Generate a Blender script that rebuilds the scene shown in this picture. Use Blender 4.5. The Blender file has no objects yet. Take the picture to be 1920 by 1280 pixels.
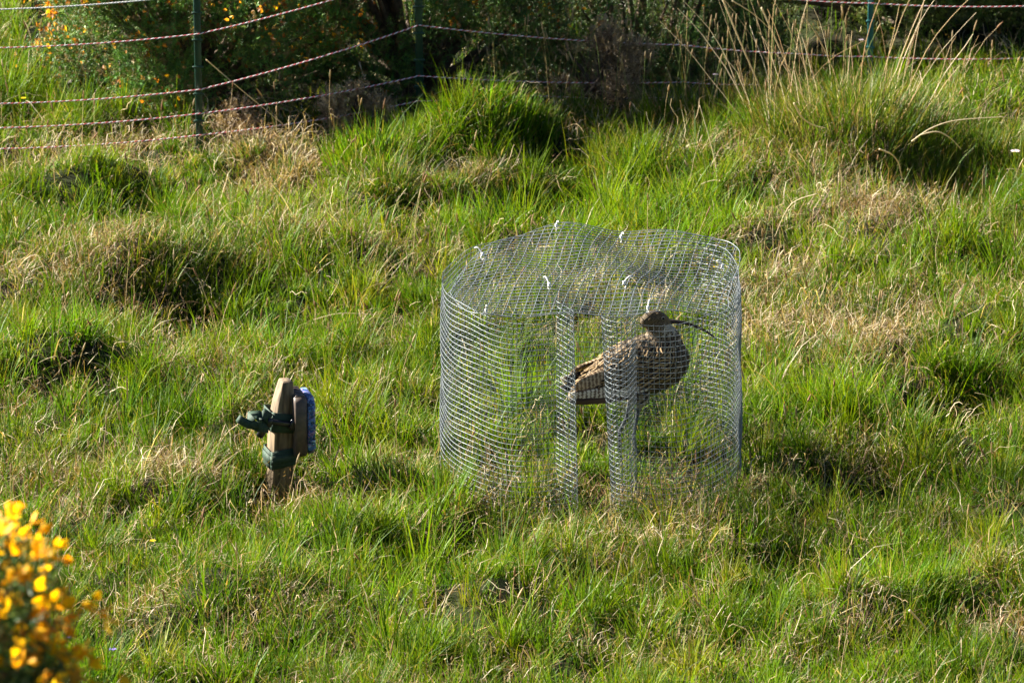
import bpy, math, random
import numpy as np
from mathutils import Vector, Matrix
R = math.radians
rng = np.random.default_rng(7)
random.seed(7)

# ---------------------------------------------------------------- camera, sky, sun, exposure
scene = bpy.context.scene
col = scene.collection
cam_d = bpy.data.cameras.new('camera'); cam = bpy.data.objects.new('camera', cam_d); col.objects.link(cam)
cam.location = (-.185, -19.27, 6.23); cam.rotation_euler = (R(90 - 17), 0, 0)
cam_d.lens = 300; cam_d.sensor_width = 36; cam_d.clip_end = 3000; cam_d.clip_start = .5
cam_d.dof.use_dof = True; cam_d.dof.focus_distance = 20.1; cam_d.dof.aperture_fstop = 16
scene.camera = cam
SUN_EL, SX, SY = 30.0, -.92, .39           # towards the sun
w = bpy.data.worlds.new('World'); scene.world = w; w.use_nodes = True
nt = w.node_tree; bg = nt.nodes['Background']
sky = nt.nodes.new('ShaderNodeTexSky'); sky.sky_type = 'NISHITA'; sky.sun_disc = False; sky.air_density = .4; sky.dust_density = 0; sky.altitude = 1000
sky.sun_elevation = R(SUN_EL); sky.sun_rotation = math.atan2(SX, SY)
nt.links.new(sky.outputs[0], bg.inputs[0]); bg.inputs[1].default_value = .05
sd = bpy.data.lights.new('sun', 'SUN'); sd.energy = 5.0; sd.angle = R(.53); sd.color = (1, .94, .82)
so = bpy.data.objects.new('sun', sd); col.objects.link(so)
ce = math.cos(R(SUN_EL)); sdir = Vector((SX * ce, SY * ce, math.sin(R(SUN_EL)))).normalized()
so.rotation_euler = sdir.to_track_quat('Z', 'Y').to_euler(); so.location = (-6, 6, 8)
scene.view_settings.view_transform = 'Standard'; scene.view_settings.look = 'None'
scene.view_settings.exposure = 2.38; scene.view_settings.gamma = 1
scene.cycles.max_bounces = 5; scene.cycles.diffuse_bounces = 2; scene.cycles.transparent_max_bounces = 8
scene.render.film_transparent = False

# ---------------------------------------------------------------- helpers
def tag(o, label=None, cat=None, group=None, kind=None):
    if label: o['label'] = label
    if cat: o['category'] = cat
    if group: o['group'] = group
    if kind: o['kind'] = kind
    return o
def empty(name, loc, rz=0):
    o = bpy.data.objects.new(name, None); col.objects.link(o); o.location = loc; o.rotation_euler.z = rz
    o.empty_display_size = .05
    return o
def mat(name, color=(.5, .5, .5), rough=.6, metal=0, spec=.5):
    m = bpy.data.materials.new(name); m.use_nodes = True
    b = m.node_tree.nodes['Principled BSDF']
    b.inputs['Base Color'].default_value = (*color, 1); b.inputs['Roughness'].default_value = rough
    b.inputs['Metallic'].default_value = metal; b.inputs['Specular IOR Level'].default_value = spec
    return m
def noisy(m, scale, c1, c2, vec='Object', bump=0, stretch=None, detail=6, lo=.35, hi=.65):
    n = m.node_tree; b = n.nodes['Principled BSDF']
    tc = n.nodes.new('ShaderNodeTexCoord'); t = n.nodes.new('ShaderNodeTexNoise'); r = n.nodes.new('ShaderNodeValToRGB')
    t.inputs['Scale'].default_value = scale; t.inputs['Detail'].default_value = detail
    src = tc.outputs[vec]
    if stretch:
        mp = n.nodes.new('ShaderNodeMapping'); mp.inputs['Scale'].default_value = stretch
        n.links.new(src, mp.inputs[0]); src = mp.outputs[0]
    n.links.new(src, t.inputs['Vector']); n.links.new(t.outputs['Fac'], r.inputs[0])
    r.color_ramp.elements[0].color = (*c1, 1); r.color_ramp.elements[1].color = (*c2, 1)
    r.color_ramp.elements[0].position = lo; r.color_ramp.elements[1].position = hi
    n.links.new(r.outputs[0], b.inputs['Base Color'])
    if bump:
        bp = n.nodes.new('ShaderNodeBump'); bp.inputs['Strength'].default_value = bump; bp.inputs['Distance'].default_value = .002
        n.links.new(t.outputs['Fac'], bp.inputs['Height']); n.links.new(bp.outputs[0], b.inputs['Normal'])
    return m
def leafmat(name, trans=.35, rough=.45, spec=.35, sat=1.0):
    """vertex-tinted plant matter: reflects, and lets part of the light through"""
    m = bpy.data.materials.new(name); m.use_nodes = True; n = m.node_tree
    b = n.nodes['Principled BSDF']; out = n.nodes['Material Output']
    a = n.nodes.new('ShaderNodeAttribute'); a.attribute_name = 'tint'
    n.links.new(a.outputs['Color'], b.inputs['Base Color'])
    b.inputs['Roughness'].default_value = rough; b.inputs['Specular IOR Level'].default_value = spec
    if trans > 0:
        t = n.nodes.new('ShaderNodeBsdfTranslucent'); mx = n.nodes.new('ShaderNodeMixShader'); mx.inputs[0].default_value = trans
        g = n.nodes.new('ShaderNodeMix'); g.data_type = 'RGBA'; g.blend_type = 'MULTIPLY'; g.inputs[0].default_value = 1
        n.links.new(a.outputs['Color'], g.inputs[6]); g.inputs[7].default_value = (1.5, 1.4, .5, 1)
        n.links.new(g.outputs[2], t.inputs[0])
        n.links.new(b.outputs[0], mx.inputs[1]); n.links.new(t.outputs[0], mx.inputs[2]); n.links.new(mx.outputs[0], out.inputs[0])
    return m
def srgb(c):
    c = np.clip(c, 0, 1)
    return np.where(c < .0031308, c * 12.92, 1.055 * np.power(c, 1 / 2.4) - .055)
class MB:
    """collects vertices and faces and links them as ONE mesh object"""
    def __init__(s): s.v = []; s.q = []; s.t = []; s.c = []; s.n = 0; s.ng = []
    def add(s, v, quads=None, tris=None, c=None):
        v = np.asarray(v, float).reshape(-1, 3)
        if quads is not None and len(quads): s.q.append(np.asarray(quads, np.int64).reshape(-1, 4) + s.n)
        if tris is not None and len(tris): s.t.append(np.asarray(tris, np.int64).reshape(-1, 3) + s.n)
        c = np.ones((len(v), 3)) * .5 if c is None else np.broadcast_to(np.asarray(c, float), (len(v), 3))
        s.v.append(v); s.c.append(c); s.n += len(v)
    def box(s, size, loc=(0, 0, 0), rot=(0, 0, 0), bev=0, taper=(1, 1), eb=None):
        x, y, z = [k / 2 for k in size]; b = min(bev, x * .9, y * .9); eb = b if eb is None else eb
        if b > 0: ring = [(-x + b, -y), (x - b, -y), (x, -y + b), (x, y - b), (x - b, y), (-x + b, y), (-x, y - b), (-x, -y + b)]
        else: ring = [(-x, -y), (x, -y), (x, y), (-x, y)]
        k = len(ring); M = Matrix.Rotation(rot[2], 3, 'Z') @ Matrix.Rotation(rot[1], 3, 'Y') @ Matrix.Rotation(rot[0], 3, 'X')
        zs = [(-z, 1)] + [(z, 1)] if not b else [(-z, 1 - eb / x), (-z + eb, 1), (z - eb, 1), (z, 1 - eb / x)]
        V = []
        for i, (zz, f) in enumerate(zs):
            tx, ty = (1, 1) if zz < 0 else taper
            for (a, c) in ring: V.append(tuple(M @ Vector((a * f * tx, c * f * ty, zz)) + Vector(loc)))
        V += [tuple(M @ Vector((0, 0, -z)) + Vector(loc)), tuple(M @ Vector((0, 0, z)) + Vector(loc))]
        nr = len(zs); Q = [(i * k + j, i * k + (j + 1) % k, (i + 1) * k + (j + 1) % k, (i + 1) * k + j) for i in range(nr - 1) for j in range(k)]
        T = [(nr * k, (j + 1) % k, j) for j in range(k)] + [(nr * k + 1, (nr - 1) * k + j, (nr - 1) * k + (j + 1) % k) for j in range(k)]
        s.add(V, Q, T)
    def tube(s, P, r, sides=5, c=None, caps=False, flat=None):
        P = np.asarray(P, float); n = len(P); r = np.broadcast_to(np.asarray(r, float), (n,))
        T = np.gradient(P, axis=0); T /= np.linalg.norm(T, axis=1)[:, None] + 1e-12
        up = np.array([0, 0, 1.]) if abs(T[:, 2]).mean() < .8 else np.array([1., 0, 0])
        A = np.cross(T, up); A /= np.linalg.norm(A, axis=1)[:, None] + 1e-12; B = np.cross(A, T)
        fa, fb = (1, 1) if flat is None else flat
        an = np.arange(sides) / sides * 2 * np.pi + np.pi / sides
        V = P[:, None] + r[:, None, None] * (np.cos(an)[None, :, None] * A[:, None] * fa + np.sin(an)[None, :, None] * B[:, None] * fb)
        i, j = np.meshgrid(np.arange(n - 1), np.arange(sides), indexing='ij'); i = i.ravel(); j = j.ravel(); k = (j + 1) % sides
        Q = np.stack([i * sides + j, i * sides + k, (i + 1) * sides + k, (i + 1) * sides + j], 1)
        V = V.reshape(-1, 3); Tt = None
        if caps:
            V = np.vstack([V, P[0], P[-1]]); m = n * sides
            Tt = [(m, (a + 1) % sides, a) for a in range(sides)] + [(m + 1, m - sides + a, m - sides + (a + 1) % sides) for a in range(sides)]
        s.add(V, Q, Tt, c if c is None or np.ndim(c) == 1 else np.repeat(c, sides, 0)[:len(V)])
    def mesh(s, name):
        V = np.concatenate(s.v); C = np.concatenate(s.c)
        q = np.concatenate(s.q) if s.q else np.zeros((0, 4), np.int64); t = np.concatenate(s.t) if s.t else np.zeros((0, 3), np.int64)
        me = bpy.data.meshes.new(name); me.vertices.add(len(V)); me.vertices.foreach_set('co', V.astype(np.float32).ravel())
        L = np.concatenate([q.ravel(), t.ravel()]).astype(np.int32); me.loops.add(len(L)); me.loops.foreach_set('vertex_index', L)
        st = np.concatenate([np.arange(len(q)) * 4, len(q) * 4 + np.arange(len(t)) * 3]).astype(np.int32)
        me.polygons.add(len(st)); me.polygons.foreach_set('loop_start', st)
        me.update(calc_edges=True)
        a = me.color_attributes.new('tint', 'BYTE_COLOR', 'POINT')
        a.data.foreach_set('color_srgb', np.hstack([srgb(C), np.ones((len(C), 1))]).astype(np.float32).ravel())
        return me
    def build(s, name, m, parent=None, smooth=False):
        me = s.mesh(name); me.materials.append(m)
        if smooth: me.polygons.foreach_set('use_smooth', np.ones(len(me.polygons), bool))
        o = bpy.data.objects.new(name, me); col.objects.link(o)
        if parent: o.parent = parent
        return o

# ---------------------------------------------------------------- terrain
HUM = [(-1.339, 2.50, .22, .07), (-1.431, 1.478, .2, .06), (-1.137, 1.572, .26, .10), (-.79, 2.75, .2, .05), (-.27, 2.92, .20, .10), (-.127, 3.10, .12, .03), (-.468, 2.46, .2, .06), (.72, 2.85, .3, .075), (.706, 2.107, .25, .07), (.71, .837, .2, .09), (.464, .107, .13, .015), (-.41, -.221, .12, .06), (.285, -.58, .16, .04), (-.62, -.60, .16, .04), (-.72, 1.764, .2, .08), (-1.273, .749, .2, .09), (-.062, -.75, .16, .04), (-.821, -1.108, .2, .08), (.605, -1.145, .18, .06), (-.257, -1.108, .2, .06), (.998, 1.062, .2, .08), (.373, 2.772, .25, .05), (-1.01, -.261, .15, .05)]
HOL = [(-.42, 2.36, .12, .06), (-.74, -.22, .13, .035), (-.10, 2.84, .10, .11), (-.20, 2.40, .12, .06), (-1.207, 2.257, .12, .06), (-.974, 1.199, .14, .06), (-.115, 2.409, .2, .09), (-.486, 2.282, .1, .08), (.981, 2.615, .2, .08), (.875, .444, .15, .08), (.645, -.14, .17, .07), (-.295, -.654, .09, .11), (.447, -.846, .13, .07), (-.718, 1.107, .15, .04), (-1.026, -1.363, .12, .06), (-.02, .065, .08, .04), (-.375, 1.478, .1, .04), (.15, 4.1, .45, .22), (-.7, 3.7, .3, .06), (-1.03, 2.84, .12, .008), (-1.5, 2.75, .2, .03)]
_w = [(rng.uniform(0, 6.28), rng.uniform(0, 6.28)) for _ in range(14)]
def wav(x, y, k0, n, seed=0):
    s = 0
    for i in range(n):
        a, p = _w[(i + seed) % 14]; k = k0 * (1 + .37 * i)
        s = s + np.sin(k * (x * math.cos(a) + y * math.sin(a)) + p + 2.1 * np.sin(k * .6 * (x * math.sin(a) - y * math.cos(a)) + p * 2))
    return s / n
def gz(x, y):
    x = np.asarray(x, float); y = np.asarray(y, float)
    near = np.exp(-((x / 7) ** 2 + ((y - 2) / 8) ** 2))
    z = .02 * wav(x, y, 4, 4) * near + .040 * wav(x, y, 10, 4, 3) * near
    z = z + .27 * np.logaddexp(0, (-2.8 - y) * 3) / 3
    z = z + .6 * wav(x, y, .12, 3, 5) * (1 - near) + .035 * np.logaddexp(0, (y - 6)) - .0 * x
    z = z - .045 / (1 + np.exp(-(y - 1.9) / .25))
    for a, b, r, h in HUM: z = z + 1.12 * h * np.exp(-((x - a) ** 2 + (y - b) ** 2) / (r * r) * 1.4)
    for a, b, r, h in HOL: z = z - 1.35 * h * np.exp(-((x - a) ** 2 + (y - b) ** 2) / (r * r) * 1.4)
    return z
BARE = [(-.42, 2.36, .08), (-.10, 2.84, .10), (-.486, 2.28, .09), (-.2, 2.40, .11), (-.295, -.654, .07), (.645, -.14, .10), (.875, .45, .10), (.447, -.85, .08), (-1.2, 2.25, .09), (-.98, 1.2, .10), (0, .02, .06), (.98, 2.55, .12), (-.72, 1.1, .07), (.9, .38, .06)]
def bare(x, y):
    return np.clip(sum(np.exp(-((x - a) ** 2 + (y - b) ** 2) / (r * r)) for a, b, r in BARE), 0, 1)
def hedge(x, y):
    """ground smothered by the gorse behind the fence"""
    return y > np.interp(x, [-4, -1.75, -1.55, -1.3, -.3, .0, .45, .6, 4], [9, 9, 3.6, 3.24, 3.30, 3.45, 3.7, 3.9, 4.0])
def fency(x): return np.interp(x, [-2.6, -1.55, -1.026, -.44, .81, 2.4], [2.35, 2.70, 2.88, 3.26, 3.68, 3.95])
def short(x, y):
    """grass is grazed and trodden short along the fence line, round the stake and at the cage door"""
    f = 1 - .58 * np.exp(-((y - fency(x) - .03) / .30) ** 2) * (1 - .6 * np.clip(np.exp(-((x + .26) / .25) ** 2) + (x > .5), 0, 1))
    return f * (1 - .72 * np.exp(-((x + .74) ** 2 + (y + .27) ** 2) / .016)) * (1 - .25 * np.exp(-(x ** 2 + (y + .2) ** 2) / .16))
g0 = float(gz(-.743, -.2)); g1 = float(gz(0, 0))
def axis(lo, hi, step, far):
    a = list(np.arange(lo, hi, step)); s = step
    L = [lo]; H = [a[-1]]
    while L[-1] > -far: s *= 1.25; L.append(L[-1] - s)
    s = step
    while H[-1] < far: s *= 1.25; H.append(H[-1] + s)
    return np.array(L[1:][::-1] + a + H[1:])
X = axis(-2.4, 2.4, .03, 400); Y = axis(-3, 6.5, .03, 400)
gx, gy = np.meshgrid(X, Y); V = np.stack([gx, gy, gz(gx, gy)], -1).reshape(-1, 3)
nx, ny = len(X), len(Y); i, j = np.meshgrid(np.arange(ny - 1), np.arange(nx - 1), indexing='ij'); i = i.ravel(); j = j.ravel()
m_soil = noisy(mat('soil', rough=.95, spec=.1), 9, (.012, .010, .005), (.024, .034, .009), bump=.6)
mb = MB(); mb.add(V, np.stack([i * nx + j, i * nx + j + 1, (i + 1) * nx + j + 1, (i + 1) * nx + j], 1))
tag(mb.build('ground', m_soil, smooth=True), 'rough hummocky moorland ground under the grass', 'ground', kind='structure')

# ---------------------------------------------------------------- grass
STRAW = [(-.791, 2.90, .15, .6), (-.836, 2.512, .12, .5), (-1.522, 2.615, .13, .5), (-1.273, 2.772, .15, .4), (.725, 2.615, .22, .8), (.683, 3.038, .15, .8), (.71, .837, .13, 1), (.534, 1.107, .15, .6), (-.974, -.221, .07, 1), (-.299, 2.615, .1, .7), (-.086, -.42, .3, .1), (.171, -.616, .13, .45), (-.616, -1.145, .12, .6), (.761, 2.107, .15, .6), (-.116, 1.91, .08, .8), (-.564, 3.2, .1, .3), (.478, 1.478, .15, .5), (-1.266, -.14, .2, .5), (-.83, -.017, .1, .4), (.302, 2.772, .12, .4), (.576, -1.291, .1, .7), (.898, -.808, .1, .5)]
BROWN = [(-1.241, 1.478, .20, .6), (-1.064, 1.107, .15, .5), (-1.346, .402, .15, .7), (-.877, .661, .15, .7), (-.583, -.38, .14, .9), (-.761, 1.764, .15, .6), (.843, 2.057, .25, .6), (.552, 1.668, .15, .5), (.889, 1.291, .2, .5), (.653, .065, .12, .6), (.241, -.221, .15, .5), (-1.054, -1.254, .1, .8), (.885, -1.291, .1, .9), (-.487, 1.764, .15, .4), (-.638, 1.107, .2, .4), (-.185, -.459, .1, .4)]
LUSH = [(-.559, 2.878, .14, 1), (-.258, 3.31, .18, 1), (-1.508, 3.42, .3, 1), (.209, 2.358, .3, .7), (-.129, 2.257, .2, .8), (-.95, 2.984, .15, .4), (.981, 2.615, .25, .8), (.659, -.996, .25, .9), (-.502, -.808, .3, .5), (-.972, .402, .2, .5), (.511, .402, .15, .7), (.994, 1.764, .25, .4), (-.134, .317, .3, .4)]
def field(L, x, y):
    s = np.zeros_like(x)
    for a, b, r, wt in L: s += wt * np.exp(-((x - a) ** 2 + (y - b) ** 2) / (r * r))
    return s
def blades(mb, P, yaw, L, W, tilt, bend, colr, segs=3, twist=.9, tipdry=.0, curly=0.):
    n = len(P); hx, hy = np.cos(yaw), np.sin(yaw); sa = yaw + np.pi / 2 + rng.normal(0, twist, n)
    S = np.stack([np.cos(sa), np.sin(sa), np.zeros(n)], 1)
    pts = [P]; p = P.copy(); ws = [1, .95, .7, .45, .25]
    for k in range(segs):
        a = tilt + bend * ((k + .5) / segs) ** 1.3
        if curly:
            a = a + rng.normal(0, curly, n); yaw2 = yaw + rng.normal(0, curly, n) * (k + 1); hx, hy = np.cos(yaw2), np.sin(yaw2)
        p = p + (L / segs)[:, None] * np.stack([hx * np.sin(a), hy * np.sin(a), np.cos(a)], 1); pts.append(p)
    nv = 2 * segs + 1; V = np.zeros((n, nv, 3))
    for k in range(segs):
        f = (1 - (k / segs) ** 2.2) if k else .8
        V[:, 2 * k] = pts[k] - S * (W * f / 2)[:, None]; V[:, 2 * k + 1] = pts[k] + S * (W * f / 2)[:, None]
    V[:, nv - 1] = pts[segs]
    b = (np.arange(n) * nv)[:, None]
    Q = np.concatenate([b + np.array([[2 * k, 2 * k + 1, 2 * k + 3, 2 * k + 2]]) for k in range(segs - 1)])
    T = b + np.array([[nv - 3, nv - 2, nv - 1]])
    C = np.repeat(colr[:, None], nv, 1)
    if tipdry:
        d = (rng.random(n) < tipdry)[:, None] * np.array([.42, .27, .10]); m = rng.random(n) < tipdry
        C[m, nv - 1] = (.42, .26, .09)
    mb.add(V.reshape(-1, 3), Q, T, C.reshape(-1, 3))
GREEN = .88 * np.array([(.070, .160, .005), (.108, .205, .006), (.160, .235, .008), (.028, .082, .006), (.046, .112, .018), (.205, .215, .025)])
DRY = .85 * np.array([(.46, .37, .23), (.60, .51, .36), (.30, .215, .125), (.20, .125, .065), (.38, .25, .10)])
BRN = .85 * np.array([(.20, .12, .065), (.27, .16, .10), (.14, .09, .05), (.24, .19, .12), (.33, .22, .16)])
def pick(pal, n, p=None): return pal[rng.choice(len(pal), n, p=p)] * rng.uniform(.75, 1.25, (n, 1))
def in_cage_gap(x, y): return (abs(x - .0) < .07) & (y < -.15) & (y > -.45)

def scatter(n, x0, x1, y0, y1): return rng.uniform(x0, x1, n), rng.uniform(y0, y1, n)
# tufts: dense where the photograph looks, thinner round it
def tufts(N, per, x0, x1, y0, y1, rad=(.015, .045)):
    cx, cy = scatter(N, x0, x1, y0, y1)
    k = np.maximum(4, (per * rng.gamma(3, 1 / 3, N)).astype(int)); idx = np.repeat(np.arange(N), k); n = len(idx)
    r = np.sqrt(rng.random(n)) * rng.uniform(rad[0], rad[1], N)[idx]; a = rng.uniform(0, 6.283, n)
    return cx, cy, idx, cx[idx] + r * np.cos(a), cy[idx] + r * np.sin(a), a, r
m_grass = leafmat('grass_blade', .34, .5, .14)
m_dry = leafmat('dry_blade', .2, .6, .15)
def make_green(mb, N, per, box, Lm=(.038, .112)):
    cx, cy, idx, x, y, a, r = tufts(N, per, *box)
    n = len(x); lush = field(LUSH, cx, cy); st = field(STRAW, cx, cy); br = field(BROWN, cx, cy)
    big = rng.random(N) < .07
    Lt = rng.uniform(*Lm, N) * (1 + .55 * np.clip(lush, 0, 1)) * np.where(big, 1.5, 1) * (1 - .25 * np.clip(br + st, 0, 1)) * np.clip(1 + .3 * wav(cx, cy, 5, 3, 2) + .5 * wav(cx, cy, 15, 4, 6), .4, 1.7)
    keep = rng.random(n) < np.clip(1 - .62 * np.clip(st + .8 * br, 0, 1), .35, 1)[idx]
    yaw_t = rng.uniform(0, 6.283, N); lean_t = np.abs(rng.normal(0, .3, N))
    # mix of outward splay and a common lean of the tuft
    ax = np.cos(a) * (.25 + r / .045 * .5) + np.cos(yaw_t[idx]) * lean_t[idx]; ay = np.sin(a) * (.25 + r / .045 * .5) + np.sin(yaw_t[idx]) * lean_t[idx]
    yaw = np.arctan2(ay, ax) + rng.normal(0, .8, n); tilt = np.hypot(ax, ay) * .7 * rng.uniform(.2, 1.5, n)
    L = Lt[idx] * rng.uniform(.45, 1.3, n) * short(x, y); W = rng.uniform(.0014, .0036, n) * (1 + .3 * big[idx])
    bend = np.abs(rng.normal(.4, .5, n)) + .9 * (rng.random(n) < .12)
    tuft_col = pick(GREEN, N, [.27, .24, .15, .14, .12, .08]); tuft_col = tuft_col * (1 + .25 * np.clip(lush, 0, 1))[:, None] * np.array([1.05, 1, .8])
    C = tuft_col[idx] * .65 + pick(GREEN, n, [.25, .25, .2, .1, .1, .1]) * .35
    C = C * np.clip(1 + .22 * wav(cx, cy, 3, 3, 4), .6, 1.4)[idx][:, None]
    dp = np.clip(.06 + .5 * np.clip(st + .5 * br, 0, 1) + .10 * wav(cx, cy, 2.3, 3, 1) - .1 * lush, .03, .8)[idx]
    dm = rng.random(n) < dp; C[dm] = pick(DRY, dm.sum()); tilt[dm] += .25; bend[dm] += .4
    z = gz(x, y) - .004
    keep &= ~(in_cage_gap(x, y) & (rng.random(n) < .55)); keep &= ~(hedge(x, y) & (rng.random(n) < .95)); keep &= rng.random(n) > .82 * bare(x, y); keep &= rng.random(n) < .95 + 1.1 * wav(x, y, 19, 4, 9)
    P = np.stack([x, y, z], 1)[keep]
    blades(mb, P, yaw[keep], L[keep], W[keep], tilt[keep], bend[keep], C[keep], 3, tipdry=.1)
g = MB()
make_green(g, 14500, 46, (-2.0, 1.7, -1.9, 4.9))
make_green(g, 6500, 24, (-4.2, -2.0, -3.5, 8)); make_green(g, 6500, 24, (1.7, 4.2, -3.5, 8)); make_green(g, 2600, 30, (-2.0, 1.7, 4.9, 8))
make_green(g, 2600, 28, (-2, 1.7, -3.8, -1.9))
tag(g.build('meadow_grass', m_grass), 'bright green meadow grass covering the hummocky ground', 'grass', kind='stuff')
# matted dead thatch: low curly blades near the ground
g = MB()
def thatch(N, box, p0):
    x, y = scatter(N, *box); st = field(STRAW, x, y); br = field(BROWN, x, y); lu = field(LUSH, x, y)
    pr = np.clip(p0 + .55 * st + .30 * br - .15 * lu - .25 * bare(x, y) - .9 * hedge(x, y) + .18 * wav(x, y, 3.5, 3, 6) + .1 * wav(x, y, 14, 2, 2), .02, 1)
    k = rng.random(N) < pr; x, y, st, br = x[k], y[k], st[k], br[k]; n = len(x)
    C = pick(DRY, n, [.3, .2, .2, .15, .15]); bm = rng.random(n) < np.clip(.12 + .7 * br, 0, .8); C[bm] = pick(BRN, bm.sum())
    L = rng.uniform(.03, .10, n) * (1 + .3 * np.clip(st, 0, 1)); z = gz(x, y) + rng.uniform(0, .035, n) * (1 + .6 * np.clip(st + br, 0, 1))
    blades(g, np.stack([x, y, z], 1), rng.uniform(0, 6.283, n), L, rng.uniform(.0012, .003, n), rng.uniform(.2, 1.3, n), rng.uniform(.3, 1.9, n), C, 3, curly=.35)
thatch(430000, (-2.0, 1.7, -1.9, 4.6), .155)
thatch(50000, (-4, 4, -3, 8), .3)
tag(g.build('dead_grass', m_dry), 'matted straw coloured dead grass between the green tufts', 'dead grass', kind='stuff')
# fine brown flower heads of sedge and rush standing in patches
g = MB(); N = 60000; x, y = scatter(N, -2, 1.7, -1.8, 4.4); br = field(BROWN, x, y)
k = rng.random(N) < np.clip(.015 + .30 * br + .03 * wav(x, y, 4, 3, 7), 0, .6); x, y = x[k], y[k]; n = len(x)
z = gz(x, y); L = rng.uniform(.05, .13, n); yaw = rng.uniform(0, 6.28, n); tilt = np.abs(rng.normal(0, .3, n)); bend = rng.uniform(0, .5, n)
C = pick(np.vstack([BRN, GREEN[3:5] * .8]), n)
blades(g, np.stack([x, y, z], 1), yaw, L, np.full(n, .0012), tilt, bend, C, 3)
a = tilt + bend * .4
T = np.stack([x + L * np.cos(yaw) * np.sin(a), y + L * np.sin(yaw) * np.sin(a), z + L * np.cos(a)], 1)
for rep in range(5):
    m = rng.random(n) < .75; q = m.sum()
    blades(g, T[m] + rng.normal(0, .004, (q, 3)), rng.uniform(0, 6.28, q), rng.uniform(.004, .009, q), rng.uniform(.0018, .0034, q), rng.uniform(0, 1.3, q), rng.uniform(0, .5, q), pick(BRN * 1.15, q), 2)
tag(g.build('sedge_heads', m_dry), 'fine brown seed heads of sedge standing in patches in the grass', 'sedge', kind='stuff')
# seed stalks with spindle heads, and long dry stems lying about
g = MB()
def stalk(mb, x, y, L, yaw, tilt, bend, c, head=True, r=.0008, hc=(.40, .27, .13), z0=None, n=8, kink=.05):
    p = np.array([x, y, float(gz(x, y)) if z0 is None else z0]); P = [p]; h = np.array([math.cos(yaw), math.sin(yaw), 0])
    for i in range(n):
        a = tilt + bend * (i / n) ** 1.5 + random.gauss(0, kink); yaw += random.gauss(0, kink); h = np.array([math.cos(yaw), math.sin(yaw), 0]); p = p + L / n * (h * math.sin(a) + np.array([0, 0, math.cos(a)])); P.append(p)
    P = np.array(P); mb.tube(P, np.linspace(r, r * .6, len(P)), 3, c)
    if head:
        d = P[-1] - P[-2]; d /= np.linalg.norm(d); hl = random.uniform(.018, .035)
        mb.tube([P[-1] + d * hl * t for t in (0, .15, .4, .7, .9, 1)], [.0007, .0022, .0028, .0022, .0012, .0002], 4, hc)
    return P
for _ in range(520):
    x, y = random.uniform(-1.8, 1.5), random.uniform(-1.7, 4.2)
    c = random.choice([(.34, .26, .12), (.14, .19, .05), (.42, .32, .18)])
    stalk(g, x, y, random.uniform(.09, .19), random.uniform(0, 6.28), abs(random.gauss(0, .2)), random.uniform(0, .5), c, True, .0009, random.choice([(.42, .29, .15), (.30, .17, .09), (.48, .38, .24)]))
for _ in range(120):   # by the dark hollow behind the mound
    x, y = random.uniform(-.25, .75), random.uniform(3.1, 3.6)
    stalk(g, x, y, random.uniform(.16, .3), random.uniform(0, 6.28), abs(random.gauss(0, .14)), random.uniform(0, .35), random.choice([(.14, .19, .05), (.3, .24, .1)]), True, .0011, (.40, .30, .16))
tag(g.build('seed_stalks', m_dry, smooth=True), 'slender grass stalks with small tan seed heads', 'seed stalks', kind='stuff')
g = MB()
for _ in range(1300):
    x, y = random.uniform(-1.9, 1.6), random.uniform(-1.7, 4.3)
    c = random.choice([(.55, .44, .26), (.66, .56, .38), (.42, .31, .16)])
    stalk(g, x, y, random.uniform(.04, .14), random.uniform(0, 6.28), random.uniform(.2, 1.35), random.uniform(0, 1.3), c, False, random.choice([.0007, .001, .0013]), z0=float(gz(x, y)) + random.uniform(.0, .05), n=6, kink=.28)
tag(g.build('dry_stems', m_dry, smooth=True), 'short pale dry stems lying and arching over the grass', 'dry stems', kind='stuff')

# ---------------------------------------------------------------- single tussocks, rush clump
def tussock(name, x, y, rad, n, Lr, Wr, pal, lean, label, cat, dryp=.1, group=None, mt=None, bendm=.5, segs=4):
    root = tag(empty(name, (x, y, float(gz(x, y)))), label, cat, group)
    a = rng.uniform(0, 6.283, n); r = np.sqrt(rng.random(n)) * rad; px = x + r * np.cos(a); py = y + r * np.sin(a)
    P = np.stack([px - x, py - y, gz(px, py) - float(gz(x, y)) - .005], 1)
    t = r / rad * lean * rng.uniform(.4, 1.2, n); L = rng.uniform(*Lr, n) * (1 - .25 * r / rad) * (1 + .3 * wav(px, py, 26, 3, 1))
    m = rng.random(n) < dryp
    for nm, mm, mtt, c in (('blades', ~m, m_grass, pal), ('dead_blades', m, m_dry, DRY)):
        q = mm.sum()
        if q < 3: continue
        b = MB(); blades(b, P[mm], a[mm] + rng.normal(0, 1.0, q), L[mm], rng.uniform(*Wr, q), t[mm], np.abs(rng.normal(bendm, .35, q)), pick(c, q), segs, tipdry=.12)
        b.build(nm, mtt, root)
    return root
BRIGHT = np.array([(.075, .195, .005), (.115, .24, .006), (.165, .26, .010), (.035, .11, .006), (.22, .23, .04)])
tussock('grass_tussock', -.559, 2.70, .13, 1500, (.07, .165), (.002, .0042), BRIGHT, .42, 'upright bright green grass tussock between the two left fence posts', 'tussock', .06, 'grass tussocks near the fence')
tussock('grass_tussock', -.262, 2.98, .20, 2300, (.05, .125), (.002, .0042), BRIGHT, .45, 'wide bright green tussock topping the mound right of the middle fence post', 'tussock', .05, 'grass tussocks near the fence')
tussock('grass_tussock', -.80, 2.72, .15, 1300, (.04, .10), (.0016, .003), DRY * 1.1, .7, 'pale straw coloured tussock right of the left fence post', 'tussock', .75, 'grass tussocks near the fence', bendm=1.1)
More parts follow.
